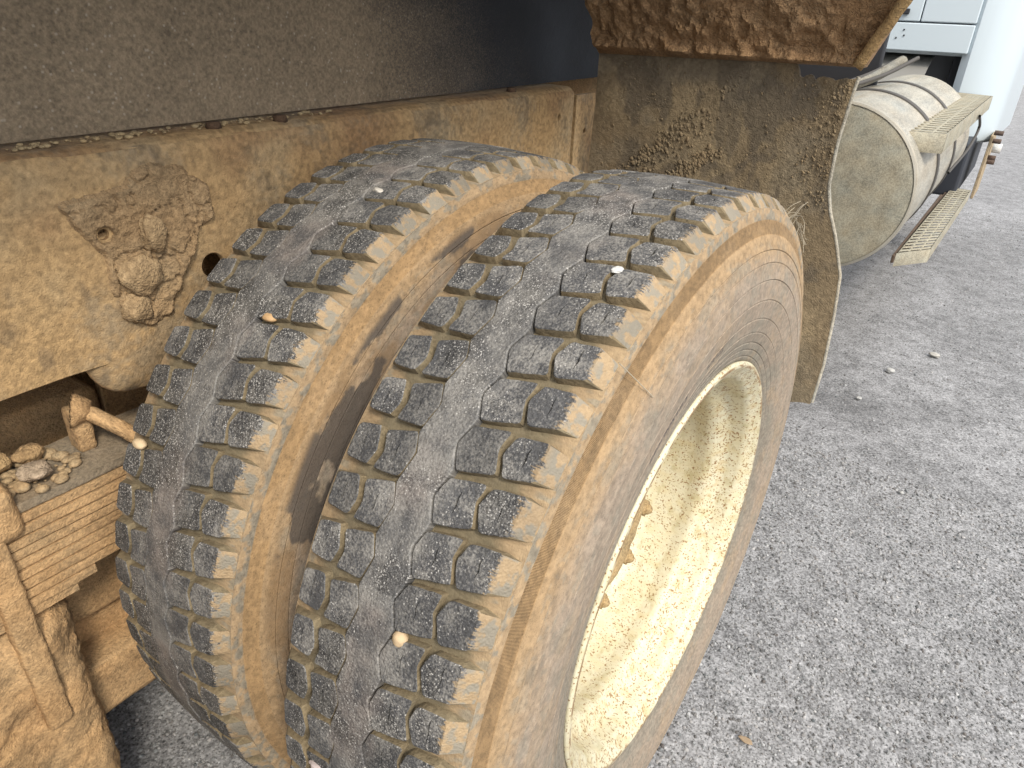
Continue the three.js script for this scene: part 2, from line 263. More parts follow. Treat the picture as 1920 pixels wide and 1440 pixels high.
const floorMap = colourTex(2048, 256, (u, v, i, j) => { // mud packed in the grooves, paler and drier out at the shoulders
  const a = Math.abs(v - 0.5) * 0.3, n = fb(u, v, 90, 10, 4, 121); let c = mix3([0.160, 0.130, 0.080], [0.310, 0.222, 0.128], sst(0.074, 0.098, a + 0.03 * (n - 0.5)));
  c = mix3(c, [0.22, 0.205, 0.16], 0.6 * sst(0.5, 0.65, fb(u, v, 160, 16, 4, 123)) * sst(0.09, 0.1, a)); return mul3(c, 0.7 + 0.5 * fb(u, v, 500, 50, 2, 122) + 0.12 * (hash(i, j, 124) - 0.5));
});
const mFloor = new THREE.MeshStandardMaterial({ map: floorMap, bumpMap: rep(grainBump, 3, 1), bumpScale: 0.001, roughness: 0.95 });

// a tread block: outline in (x, k) with k in pitches; the rows follow the crown of the tyre
function roundPoly(P, r) { // round corners and cut the edges into short steps; keeps a tag of the outer edge
  const out = [], S = 2 * Math.PI * 0.516 / PITCHES;
  const Q = P.map(([x, k]) => [x, k * S]);
  for (let i = 0; i < Q.length; i++) {
    const a = Q[(i + Q.length - 1) % Q.length], b = Q[i], c = Q[(i + 1) % Q.length];
    const d1 = [a[0] - b[0], a[1] - b[1]], d2 = [c[0] - b[0], c[1] - b[1]], l1 = Math.hypot(...d1), l2 = Math.hypot(...d2), rr = Math.min(r, l1 / 3, l2 / 3);
    const p = [b[0] + d1[0] / l1 * rr, b[1] + d1[1] / l1 * rr], q = [b[0] + d2[0] / l2 * rr, b[1] + d2[1] / l2 * rr];
    for (let t = 0; t <= 2; t++) { const s = t / 2; out.push([(1 - s) ** 2 * p[0] + 2 * s * (1 - s) * b[0] + s * s * q[0], (1 - s) ** 2 * p[1] + 2 * s * (1 - s) * b[1] + s * s * q[1]]); }
    const ln = l2 - rr - Math.min(r, l2 / 3), m = Math.floor(ln / 0.007);
    for (let t = 1; t <= m; t++) { const s = rr + ln * t / (m + 1); out.push([b[0] + d2[0] / l2 * s, b[1] + d2[1] / l2 * s]); }
  }
  return out.map(([x, s]) => [x, s / S]);
}
function tyre(x0, ph, mTread, mSide, label, mSidePlain = mSide) {
  const mBlock = mTread.clone(); mBlock.vertexColors = true; mBlock.color.setScalar(1);
  const S = 2 * Math.PI * 0.516 / PITCHES;
  const at = (x, h, k) => { const r = crown(x) - h, th = ph - k * PIT; return [x, flat(r * Math.sin(th)), r * Math.cos(th)]; };
  const uvT = (a, k) => [k / PITCHES * TREAD_REP, a / 0.28 + 0.5];
  const prof = SIDE.map(([x, r], i) => [x, r, sideLen[i] / SLEN]);
  const floor = []; for (let i = 0; i <= 10; i++) { const x = lerp(-0.1, 0.1, i / 10), a = Math.abs(x); floor.push([x, crown(x) - FLOOR - 0.0035 * sst(0.07, 0.1, a), x / 0.3 + 0.5]); }
  const fl = [[-0.1078, 0.4990, 0.13], ...floor, [0.1078, 0.4990, 0.87]].reverse();
  const right = revolve(prof, 268, 2), half = right.index.count / 2, cut = (f, n) => { const g = right.clone(); g.setIndex([...right.index.array.slice(f, f + n)]); return g; }, side = cut(0, half), plain = mergeGeometries([cut(half, half), revolve(prof, 134, 2, -1)]), base = revolve(fl, 268, 3);
  const body = mergeGeometries([side, base, plain], true);
  const t = mesh('tyre', body, [mSide, mFloor, mSidePlain], truck, label); t.position.set(x0, AX, 0);
  // centre rib, one closed band with zigzag flanks
  {
    const L = [[-0.0270, 0.01], [-0.0196, 0.39], [-0.0258, 0.90], [-0.0270, 1.01]], Rr = [[0.0198, -0.46], [0.0126, -0.08], [0.0216, 0.38], [0.0198, 0.54]], q = 8, rows = [];
    const wrap = (pts, k) => { const b = pts[0][0 + 1]; let f = k - Math.floor(k - b); while (f > pts.at(-1)[1]) f -= 1; while (f < b) f += 1; return pl(pts.map(([x, kk]) => [kk, x]), f); };
    const pos = [], uv = [], idx = []; const W = 8;
    for (let i = 0; i <= PITCHES * q; i++) {
      const k = i / q, l = wrap(L, k), r = wrap(Rr, k), j1 = 0.0005 * (n3(k * 3, 1, x0) - 0.5), j2 = 0.0005 * (n3(k * 3, 9, x0) - 0.5);
      const row = [[l - 0.0004, FLOOR + 0.002], [l + j1, 0.0009], [l + 0.0012, 0], [lerp(l, r, 0.36), 0], [lerp(l, r, 0.64), 0], [r - 0.0012, 0], [r + j2, 0.0009], [r + 0.0004, FLOOR + 0.002]];
      for (const [x, h] of row) { pos.push(...at(x, h + 0.0005 * (n3(k * 2 + 5, x * 60, 3) - 0.5), k)); uv.push(...uvT(x, k)); }
    }
    for (let i = 0; i < PITCHES * q; i++) for (let j = 0; j < W - 1; j++) { const a = i * W + j, b = a + W; idx.push(a, a + 1, b, b, a + 1, b + 1); }
    mesh('centre_rib', toCreasedNormals(geo(pos, uv, idx), 0.6), mTread, t);
  }
  const types = [
    { P: [[-0.0945, 0.31], [-0.0692, 0.19], [-0.0618, 0.61], [-0.0662, 0.935], [-0.0938, 0.96]], out: -1, sipe: [-0.079, 0.62] },
    { P: [[-0.0600, 0.215], [-0.0290, 0.02], [-0.0216, 0.39], [-0.0280, 0.89], [-0.0578, 0.955], [-0.0535, 0.61]], out: 0, sipe: [-0.0405, 0.53] },
    { P: [[0.0218, 0.53], [0.0568, 0.37], [0.0525, 0.74], [0.0597, 1.155], [0.0236, 1.37], [0.0148, 0.92]], out: 0, sipe: [0.0375, 0.86] },
    { P: [[0.0640, 0.385], [0.0945, 0.30], [0.0945, 1.0], [0.0660, 1.165], [0.0575, 0.74]], out: 1, sipe: [0.0785, 0.68] }];
  for (let n = 0; n < PITCHES; n++) for (let b = 0; b < 4; b++) {
    const { P, out, sipe } = types[b], jx = 0.0006 * (rnd() - 0.5), jk = 0.015 * (rnd() - 0.5);
    let O = roundPoly(P.map(([x, k]) => [x + (out && Math.abs(x) > 0.09 ? 0 : jx + 0.0007 * (rnd() - 0.5)), k + jk + 0.02 * (rnd() - 0.5)]), 0.0035);
    O = O.map(([x, k]) => [x + 0.0007 * (rnd() - 0.5), k + 0.014 * (rnd() - 0.5)]);
    const cx = O.reduce((s, p) => s + p[0], 0) / O.length, ck = O.reduce((s, p) => s + p[1], 0) / O.length, isOut = (p) => out && Math.abs(p[0]) > 0.0925;
    const grow = (p, d) => { const dx = p[0] - cx, dk = (p[1] - ck) * S, l = Math.hypot(dx, dk); return [p[0] + dx / l * d, p[1] + dk / l * d / S]; };
    const wear = 0.0012 * rnd(), tilt = 0.0012 * (rnd() - 0.5);
    O = O.map((p) => (isOut(p) ? p : grow(p, 0.0006)));
    const tone = 0.72 + 0.5 * rnd(), torn = !out && rnd() < 0.1 ? Math.floor(rnd() * O.length) : -1;
    const top = O.map((p, i) => { const q = grow(p, -0.0009), d = torn >= 0 ? Math.min((i - torn + O.length) % O.length, (torn - i + O.length) % O.length) : 9; return d < 3 ? grow(p, -0.007 + 0.002 * d - 0.001 * rnd()) : q; }), hT = (p) => 0.0002 + wear * 0.5 + tilt * (p[1] - ck) * 1.2 + 0.0004 * (n3(p[0] * 150, p[1] * 6 + n * 3, b) - 0.5);
    const pos = [], uv = [], runs = [[], []];
    const V = (x, h, k, a = x) => { pos.push(...at(x, h, k + n)); uv.push(...uvT(a, k + n)); return pos.length / 3 - 1; };
    const G = (x, h, k, s) => { pos.push(...at(x, h, k + n)); uv.push(s, h); return pos.length / 3 - 1; };
    // top with a real zigzag sipe cut into it
    const [sx, sk] = sipe, len = 0.27 + 0.1 * rnd(), w = 0.00055 + 0.0005 * rnd(), zig = [[0.0004, -1], [-0.0005, -0.3], [0.0006, 0.25], [-0.0001, 1]].map(([dx, q]) => [sx + jx + dx + 0.001 * (rnd() - 0.5), sk + jk + q * len / 2 * 1.25]);
    const hole = rnd() < 0.9 ? [...zig.map((p, i) => [p[0] - w * (i % 3 ? 1 : 0.3), p[1]]), ...zig.slice().reverse().map((p, i) => [p[0] + w * (i % 3 ? 1 : 0.3), p[1]])] : null;
    const v2 = (p) => new THREE.Vector2(p[0], p[1] * S);
    const contour = top.map(v2), holes = hole ? [hole.map(v2)] : [];
    if (THREE.ShapeUtils.isClockWise(contour)) { contour.reverse(); top.reverse(); O.reverse(); }
    if (hole && !THREE.ShapeUtils.isClockWise(holes[0])) { holes[0].reverse(); hole.reverse(); }
    const all = [...top, ...(hole ?? [])], ids = all.map((p) => V(p[0], hT(p), p[1]));
    for (const f of THREE.ShapeUtils.triangulateShape(contour, holes)) runs[0].push(ids[f[0]], ids[f[1]], ids[f[2]]);
    const N = O.length;
    for (let i = 0; i < N; i++) {
      const j = (i + 1) % N, o2 = isOut(O[i]) && isOut(O[j]), mk = (p, q) => {
        const sh = isOut(p), u = i * 0.006 + (q ? 0.006 : 0);
        return [V(top[q ? j : i][0], hT(top[q ? j : i]), top[q ? j : i][1]), V(p[0], 0.0009 + hT(p), p[1])];
      };
      const [a0, a1] = mk(O[i], 0), [b0, b1] = mk(O[j], 1); runs[0].push(a0, a1, b0, b0, a1, b1);
      if (o2) { // shoulder face runs down the chamfer of the tyre
        const sg = Math.sign(out); let pa = a1, pb = b1;
        for (const f of [0.5, 1]) { const dn = (p) => V(p[0] + sg * 0.0134 * f, crown(p[0]) - lerp(crown(p[0]) - 0.0009, 0.4975, f) - (crown(p[0]) - crown(p[0] + sg * 0.0134 * f)), p[1] + (p[1] > ck ? -0.02 : 0.02) * f, p[0] + sg * 0.0205 * f); const na = dn(O[i]), nb = dn(O[j]); runs[0].push(pa, na, pb, pb, na, nb); pa = na; pb = nb; }
      } else {
        const lo = (p) => { if (isOut(p)) { const sg = Math.sign(out); return [p[0] + sg * 0.0134, p[1] + (p[1] > ck ? -0.02 : 0.02), crown(p[0] + sg * 0.0134) - 0.4975]; } const q = grow(p, 0.0012); return [q[0], q[1], FLOOR + 0.003]; };
        const la = lo(O[i]), lb = lo(O[j]), u0 = n * 0.07 + i * 0.006;
        const p0 = G(O[i][0], 0.0009 + hT(O[i]), O[i][1], u0), p1 = G(O[j][0], 0.0009 + hT(O[j]), O[j][1], u0 + 0.006), q0 = G(la[0], la[2], la[1], u0), q1 = G(lb[0], lb[2], lb[1], u0 + 0.006);
        runs[1].push(p0, q0, p1, p1, q0, q1);
      }
    }
    if (hole) for (let i = 0; i < hole.length; i++) { const p = hole[i], q = hole[(i + 1) % hole.length], a = V(p[0], hT(p), p[1]), c = V(q[0], hT(q), q[1]), d = V(p[0], 0.005, p[1]), e = V(q[0], 0.005, q[1]); runs[0].push(a, d, c, c, d, e); }
    const g = new THREE.BufferGeometry(); g.setAttribute('position', new THREE.Float32BufferAttribute(pos, 3)); g.setAttribute('uv', new THREE.Float32BufferAttribute(uv, 2)); g.setIndex([...runs[0], ...runs[1]]);
    const c = toCreasedNormals(g, 0.5); c.clearGroups(); c.setAttribute('color', new THREE.Float32BufferAttribute(new Float32Array(c.attributes.position.count * 3).fill(0).map((_, i) => (i < runs[0].length * 3 ? Math.min(1, tone) : 1)), 3)); c.addGroup(0, runs[0].length, 0); c.addGroup(runs[0].length, runs[1].length, 1);
    mesh('tread_block', c, [mBlock, mGroove], t);
  }
  return t;
}
tyre(0, PH_O, mTreadOuter, mSideOuter, 'outer tyre of the dual pair with a clean tan sidewall', mSidePlain);
tyre(-DUAL, PH_I, mTreadInner, mSideInner, 'inner tyre of the dual pair, gritty and dark stained');

// ---- wheel rims
const rimMap = colourTex(2048, 512, (u, v, i, j) => {
  const cream = [0.60, 0.565, 0.42], yellow = [0.56, 0.48, 0.275], rust = [0.20, 0.095, 0.025], olive = [0.34, 0.29, 0.13];
  let c = mix3(cream, yellow, clamp(0.12 + 1.3 * (fb(u, v, 60, 14, 5, 71) - 0.42)));
  c = mix3(c, olive, 0.4 * sst(0.56, 0.78, fb(u, v, 40, 16, 5, 72)));
  const zone = Math.exp(-(((v - 0.40) / 0.07) ** 2)) + 0.8 * Math.exp(-(((v - 0.19) / 0.05) ** 2)) + 0.25;
  const sp = fb(u, v, 400, 100, 2, 73), cl = fb(u, v, 50, 14, 3, 74);
  c = mix3(c, rust, sst(0.712 - 0.13 * zone * cl, 0.775 - 0.11 * zone * cl, sp) * 0.92);
  c = mix3(c, [0.42, 0.26, 0.08], 0.34 * sst(0.50, 0.76, fb(u, v, 110, 26, 5, 75)) * Math.min(1, zone));
  c = mix3(c, rust, 0.85 * sst(0.30, 0.55, fb(u, v, 40, 30, 5, 76)) * sst(0.112, 0.120, v) * sst(0.160, 0.145, v + 0.03 * fb(u, v, 200, 30, 2, 77)));
  return c;
});
const mRim = new THREE.MeshStandardMaterial({ map: rimMap, bumpMap: rep(grainBump, 8, 1), bumpScale: 0.0008, roughness: 0.36 });
const mHub = earth(0.40, 0.29, 0.15, { bump: 0.004 });
const RIM = [[0.095, 0.292], [0.104, 0.2985], [0.1100, 0.3035], [0.1132, 0.3040], [0.1158, 0.3012], [0.1162, 0.2972], [0.1140, 0.2935], [0.1095, 0.2890], [0.1055, 0.2830], [0.1020, 0.2775], [0.0950, 0.2745], [0.0800, 0.2735], [0.0730, 0.2715], [0.0670, 0.2650], [0.0610, 0.2560], [0.0540, 0.2505], [0.0440, 0.2495], [0.0300, 0.2530], [0.0220, 0.2540], [0.0020, 0.2520], [-0.0180, 0.2480], [-0.0330, 0.2440], [-0.0400, 0.2340], [-0.0430, 0.2180]];
let acc = 0; const rimLen = RIM.map(([x, r], i) => (acc += i ? Math.hypot(x - RIM[i - 1][0], r - RIM[i - 1][1]) : 0));
const rimProf = RIM.map(([x, r], i) => [x, r, rimLen[i] / acc]);
function rim(x0, mirror, label) {
  const o = mesh('wheel_rim', revolve(rimProf, 160, 2, mirror), mRim, truck, label); o.position.set(x0, AX, 0); return o;
}
const rimO = rim(0, 1, 'cream painted outer rim speckled with rust'); rim(-DUAL, -1, 'inner rim behind the outer wheel');
{
  const disc = [[-0.041, 0.222], [-0.038, 0.205], [-0.028, 0.195], [-0.024, 0.150], [-0.016, 0.128], [-0.006, 0.122], [0.004, 0.116], [0.006, 0.104], [0.006, 0.0]].map(([x, r], i) => [x, r, i * 0.05]);
  mesh('wheel_disc', rough(toCreasedNormals(revolve(disc, 120, 8), 0.5), 0.0025, 90), mHub, rimO);
  for (let k = 0; k < 12; k++) {
    const th = (-161 + 30 * k) * Math.PI / 180, L = 0.020;
    const hex = new THREE.CylinderGeometry(0.0135, 0.0145, L, 6, 2), dome = new THREE.SphereGeometry(0.0095, 12, 6, 0, 2 * Math.PI, 0, Math.PI / 2).translate(0, L / 2, 0), washer = new THREE.CylinderGeometry(0.0175, 0.0185, 0.006, 20).translate(0, -L / 2, 0);
    const g = rough(mergeGeometries([hex, dome, washer].map((q) => q.toNonIndexed())), 0.0015, 160).rotateZ(-Math.PI / 2);
    const nut = mesh('wheel_nut', g, mHub, rimO); nut.position.set(-0.017, 0.170 * Math.sin(th), 0.170 * Math.cos(th));
  }
}

// ---- the truck's other wheels, outside the picture: they shade the ground and the axle
{
  const prof = [[-0.111, 0.30, 0], [-0.128, 0.40, 0.2], [-0.115, 0.48, 0.3], [-0.095, 0.513, 0.4], [0, 0.5175, 0.5], [0.095, 0.513, 0.6], [0.115, 0.48, 0.7], [0.128, 0.40, 0.8], [0.111, 0.30, 1], [0.06, 0.25, 1], [-0.02, 0.24, 1], [-0.02, 0.02, 1]], g = revolve(prof, 64, 8), m = earth(0.09, 0.078, 0.062);
  for (const [x, z] of [[0, 1.36], [-DUAL, 1.36], [-1.50, 0], [-1.81, 0], [-1.50, 1.36], [-1.81, 1.36]]) mesh('far_wheel', g, m, truck).position.set(x, AX, z);
}
// ---- frame rail of muddy steel
const railMap = colourTex(1024, 1024, (u, v, i, j) => {
  const tan = [0.425, 0.278, 0.132], brown = [0.260, 0.142, 0.068], grey = [0.205, 0.185, 0.140], pale = [0.41, 0.315, 0.185];
  let c = mix3(tan, pale, 0.6 * sst(0.42, 0.78, fb(u, v, 9, 9, 7, 81)));
  c = mix3(c, brown, 0.6 * sst(0.44, 0.72, fb(u, v, 5, 5, 7, 82)));
  c = mix3(c, grey, 0.5 * sst(0.46, 0.78, fb(u, v, 9, 7, 7, 83) + 0.25 * (fb(u, v, 120, 120, 2, 86) - 0.5)));
  c = mix3(c, [0.13, 0.095, 0.06], 0.5 * sst(0.62, 0.78, fb(u, v, 26, 18, 6, 87)));
  return mul3(c, 0.74 + 0.75 * (fb(u, v, 150, 150, 3, 84) - 0.36) + 0.14 * (hash(i, j, 85) - 0.5));
});
const mRail = new THREE.MeshStandardMaterial({ map: rep(railMap, 1 / 0.75), bumpMap: grainBumpM, bumpScale: 0.0018, roughness: 0.9 });
const RX = -0.470, RTOP = 1.048;
{
  const web = (z0, z1, y0, y1, holes, cut = 0) => {
    const s = new THREE.Shape(); s.moveTo(z0 + cut * 0.2, y0); 
    const n = 40; for (let i = 1; i <= n; i++) { const z = lerp(z0, z1, i / n); s.lineTo(z, y0 + 0.0025 * (n3(z * 40, 3, 1) - 0.5) * (z > 0.3 ? 1.6 : 1)); }
    s.lineTo(z1, y1); s.lineTo(z0 + cut, y1); if (cut) s.lineTo(z0, y1 - cut * 1.8);
    for (const [z, y, r] of holes) { const h = new THREE.Path(); h.absarc(z, y, r, 0, Math.PI * 2, true); s.holes.push(h); }
    const g = new THREE.ExtrudeGeometry(s, { depth: 0.008, bevelEnabled: true, bevelSize: 0.001, bevelThickness: 0.001, bevelSegments: 1, curveSegments: 14 });
    // shape x -> -z, so mirror: build in (z, y), extrude towards -x
    const p = g.attributes.position; for (let i = 0; i < p.count; i++) { const z = p.getX(i), y = p.getY(i), d = p.getZ(i); p.setXYZ(i, RX - 0.001 - d, y, z); }
    const ix = g.index; g.computeVertexNormals(); return boxUV(g);
  };
  const holes = [[0.272, 0.888, 0.017], [-0.552, 0.992, 0.0075], [0.3968, 0.9559, 0.0072], [0.4237, 0.8817, 0.0072]];
  const bend = []; for (let i = 0; i <= 8; i++) { const a = i / 8 * Math.PI / 2; bend.push([RX - 0.02 + 0.02 * Math.cos(a), RTOP - 0.02 + 0.02 * Math.sin(a)]); } bend.push([-0.62, RTOP]);
  const top = slab(10, 90, (u, v) => { const q = u * 9, i = Math.min(8, Math.floor(q)), f = q - i, p = [lerp(bend[i][0], bend[i + 1][0], f), lerp(bend[i][1], bend[i + 1][1], f)]; return [p[0], p[1] + 0.0015 * (f3(v * 30, u * 3, 2) - 0.5), lerp(1.35, -0.606, v)]; }, (p, u, v) => { const q = u * 9, i = Math.min(8, Math.floor(q)), a = i / 8 * Math.PI / 2; return i < 8 ? [p[0] - 0.007 * Math.cos(a), p[1] - 0.007 * Math.sin(a), p[2]] : [p[0], p[1] - 0.007, p[2]]; });
  const rail = mesh('frame_rail', mergeGeometries([web(-0.605, 1.35, 0.808, RTOP - 0.0195, holes), boxUV(top)].map((g) => { g = g.index ? g.toNonIndexed() : g; g.clearGroups(); return g; })), mRail, truck, 'long mud coloured chassis rail');
  mesh('frame_bracket', web(-1.1, -0.6185, 0.80, 1.030, [[-0.66, 0.955, 0.006]], 0.03), mRail, truck, 'short plate ahead of the rail end');
  for (const [z, x] of [[0.2236, -0.497], [0.1265, -0.492], [-0.42, -0.50]]) { const b = mesh('rail_bolt', rough(new THREE.CylinderGeometry(0.009, 0.010, 0.008, 8, 1), 0.0015, 200), earth(0.10, 0.06, 0.035), rail); b.position.set(x, RTOP + 0.003, z); }
  // round boss hanging below the rail
  mesh('hanger_boss', rough(new THREE.CapsuleGeometry(0.055, 0.09, 10, 28).scale(0.28, 1, 1.02).translate(RX - 0.012, 0.856, 0.392), 0.003, 40), mRail, truck);
  // layer of dirt along the top flange
  const crumbs = []; for (let i = 0; i < 160; i++) { const z = 0.62 - 0.62 * Math.pow(rnd(), 1.4), g = new THREE.IcosahedronGeometry(0.0012 + 0.004 * rnd() * rnd(), 1); g.scale(1, 0.7, 1.2).translate(-0.492 - 0.028 * rnd(), RTOP + 0.002, z); crumbs.push(boxUV(g)); }
  const cr = mesh('dirt_crumbs', mergeGeometries(crumbs), earth(0.36, 0.27, 0.15), rail); cr.userData.kind = 'stuff';
}
// ---- mud plastered on the rail, with two holes and three hard clods
const mCake = earth(0.285, 0.195, 0.105, { bump: 0.0035 }), mClod = earth(0.335, 0.236, 0.130, { bump: 0.004 });
{
  const OUT = [[0.437, 0.996], [0.420, 1.001], [0.395, 0.998], [0.368, 1.004], [0.352, 1.018], [0.330, 1.024], [0.295, 1.018], [0.262, 0.992], [0.262, 0.955], [0.285, 0.935], [0.305, 0.905], [0.322, 0.875], [0.336, 0.845], [0.352, 0.838], [0.372, 0.836], [0.396, 0.862], [0.408, 0.892], [0.405, 0.915], [0.405, 0.935], [0.420, 0.955], [0.428, 0.975]];
  const inside = (z, y) => { let d = 1e9, c = false; for (let i = 0, j = OUT.length - 1; i < OUT.length; j = i++) { const [x1, y1] = OUT[i], [x2, y2] = OUT[j]; if ((y1 > y) !== (y2 > y) && z < (x2 - x1) * (y - y1) / (y2 - y1) + x1) c = !c; const t = clamp(((z - x1) * (x2 - x1) + (y - y1) * (y2 - y1)) / ((x2 - x1) ** 2 + (y2 - y1) ** 2)); d = Math.min(d, Math.hypot(z - x1 - t * (x2 - x1), y - y1 - t * (y2 - y1))); } return c ? d : -d; };
  const nz = 110, ny = 110, pos = [], idx = [], H = [];
  for (let j = 0; j <= ny; j++) for (let i = 0; i <= nz; i++) {
    const z = lerp(0.45, 0.245, i / nz), y = lerp(0.82, 1.035, j / ny), n = f3(z * 45, y * 45, 7, 5), s = inside(z, y) + 0.012 * (n - 0.5);
    let h = clamp(s / 0.004) * (0.004 + 0.006 * n) + (s > 0 ? 0.010 * sst(0.35, 0.31, z) * sst(0.97, 0.90, y) * f3(z * 70, y * 70, 3, 4) : 0) + (s > 0 ? 0.006 * (f3(z * 160, y * 160, 9, 3) - 0.5) : 0);
    for (const [hz, hy] of [[0.3968, 0.9559], [0.4237, 0.8817]]) { const d = Math.hypot(z - hz, y - hy) / 0.0085; if (d < 1.25) h = Math.min(h, (d < 1 ? -0.016 : h * (d - 0.9) * 3)); }
    const cr = Math.abs(f3(z * 22 + 8, y * 22, 4, 3) - 0.5); if (cr < 0.012) h -= 0.003;
    H.push(s < -0.002 ? -1 : h); pos.push(RX + h - 0.0006, y, z);
  }
  for (let j = 0; j < ny; j++) for (let i = 0; i < nz; i++) { const a = j * (nz + 1) + i, b = a + 1, c = a + nz + 1, d = c + 1; if (Math.max(H[a], H[b], H[c], H[d]) > -0.5 && Math.min(H[a], H[b], H[c], H[d]) > -0.9) idx.push(a, b, c, b, d, c); }
  const cake = mesh('mud_cake', boxUV(geo(pos, null, idx)), mCake, truck, 'patch of plastered mud with two small holes on the rail');
  [[0.3464, 0.948, 0.020, [0.6, 1.25, 0.85]], [0.3721, 0.905, 0.021, [0.62, 1, 1.15]], [0.3844, 0.865, 0.019, [0.6, 1.15, 0.95]]].forEach(([z, y, r, sq], i) => { const c = mesh('mud_clod', clod(r, sq, i * 7.3), mClod, cake); c.position.set(RX + 0.006, y, z); });
}

// ---- body: dusty side panel and the overhanging dump body
const PANX = -0.527;
{
  // road dust at the rear; near black toward the cab and higher up
  const pcol = colourTex(2048, 512, (u, v, i, j) => {
    const z = lerp(1.3, -1.3, u), k = 0.62 + 0.35 * (fb(u, v, 26, 6, 5, 95) - 0.5) + 0.55 * (fb(u, v, 900, 220, 2, 96) - 0.5) + 0.18 * (hash(i, j, 89) - 0.5);
    let dust = mul3([0.215, 0.165, 0.108], Math.max(0.25, k * 1.6)); const nearBlack = mul3([0.017, 0.020, 0.026], 0.7 + 0.6 * fb(u, v, 40, 10, 3, 97));
    const t = z - 1.3 * Math.max(0, v * 0.65 - 0.02) + 0.28 * (fb(u, v, 8, 3, 5, 98) - 0.5) + 0.16 * (hash(i, j, 99) - 0.5);
    if (hash(i >> 1, j >> 1, 90) < 0.012) dust = mix3(dust, [0.4, 0.35, 0.28], 0.6);
    return mix3(nearBlack, dust, sst(-0.52, -0.12, t));
  });
  const g = slab(2, 60, (u, v) => [PANX, lerp(1.85, 1.052, u), lerp(1.3, -1.3, v)], (p) => [p[0] - 0.006, p[1], p[2]]);
  const p = g.attributes.position, uv = g.attributes.uv; for (let i = 0; i < p.count; i++) uv.setXY(i, (1.3 - p.getZ(i)) / 2.6, (p.getY(i) - 1.05) / 0.65);
  mesh('body_panel', g, new THREE.MeshStandardMaterial({ map: pcol, bumpMap: rep(grainBump, 7, 2), bumpScale: 0.0015, roughness: 0.85 }), truck, 'dark dusty body panel above the chassis rail');
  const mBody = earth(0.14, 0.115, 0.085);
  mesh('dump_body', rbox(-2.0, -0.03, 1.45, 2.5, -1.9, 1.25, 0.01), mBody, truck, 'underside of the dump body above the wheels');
}
// ---- mudguard with caked mud, its flange and the rubber mud flap
const mMudDark = earth(0.295, 0.182, 0.092, { bump: 0.006 });
{
  const yr = (v) => lerp(1.121, 1.62, v);
  const guard = mesh('mudguard', slab(220, 170, (u, v) => {
    const xr = 0.074 + 0.5 * (yr(v) - 1.117), x = lerp(-0.432 + 0.01 * f3(v * 20, 2, 2, 3), xr, u), y = yr(v) + (v === 0 ? 0.010 * (u - 0.7) : 0), lumpy = f3(x * 55, y * 55, 5, 5), low = f3(x * 7, y * 7, 2, 2);
    const d = 0.004 + 0.012 * sst(0.34, 0.75, lumpy) * (0.3 + low) + 0.008 * f3(x * 130, y * 130, 1, 2) + 0.020 * Math.exp(-(((y - 1.128) / 0.011) ** 2)) * sst(0.42, 0.62, f3(x * 30, 4, 4, 3));
    return [x, y, -0.612 + 0.55 * (y - 1.117) + d * sst(0, 0.02, v + 0.004)];
  }, (p, u, v) => [p[0], p[1], -0.622 + 0.55 * (p[1] - 1.117) - 0.006]), mMudDark, truck, 'mudguard caked with rough brown mud');
  const e0 = [0.078, 1.113, -0.612], pts = []; for (let i = 0; i <= 6; i++) { const y = lerp(1.108, 1.62, i / 6); pts.push([0.082 + 0.5 * (y - 1.117), y, -0.60 + 0.55 * (y - 1.117)]); }
  const bar = new THREE.BoxGeometry(0.016, 0.60, 0.034, 2, 60, 3).rotateZ(-Math.atan(0.5) ).rotateX(Math.atan(0.49)).translate(0.082 + 0.125, 1.123 + 0.25, -0.60 + 0.137);
  mesh('mudguard_flange', rough(bar, 0.003, 60), earth(0.42, 0.275, 0.125, { bump: 0.003 }), guard, 'dusty tan edge strip of the mudguard');
}
const flapMap = colourTex(1024, 1024, (u, v, i, j) => {
  const brown = [0.195, 0.146, 0.086], tan = [0.262, 0.200, 0.118], rub = [0.115, 0.092, 0.064], grey = [0.175, 0.155, 0.118];
  let c = mix3(brown, tan, sst(0.44, 0.68, fb(u, v, 7, 7, 5, 111))); c = mix3(c, grey, 0.4 * sst(0.55, 0.75, fb(u, v, 5, 6, 5, 112)));
  c = mix3(c, rub, 0.75 * sst(0.60, 0.70, fb(u, v, 9, 8, 4, 113))); c = mix3(c, rub, 0.6 * sst(0.60, 0.70, fb(u, v, 24, 6, 4, 116)));
  return mul3(c, 0.72 + 0.55 * fb(u, v, 130, 130, 2, 114) + 0.12 * (hash(i, j, 115) - 0.5));
});
const flapZ = (x, y, u) => -0.618 - 0.018 * Math.sin((y - 0.62) * 9) * u * u + 0.006 * f3(x * 9, y * 9, 3, 3);
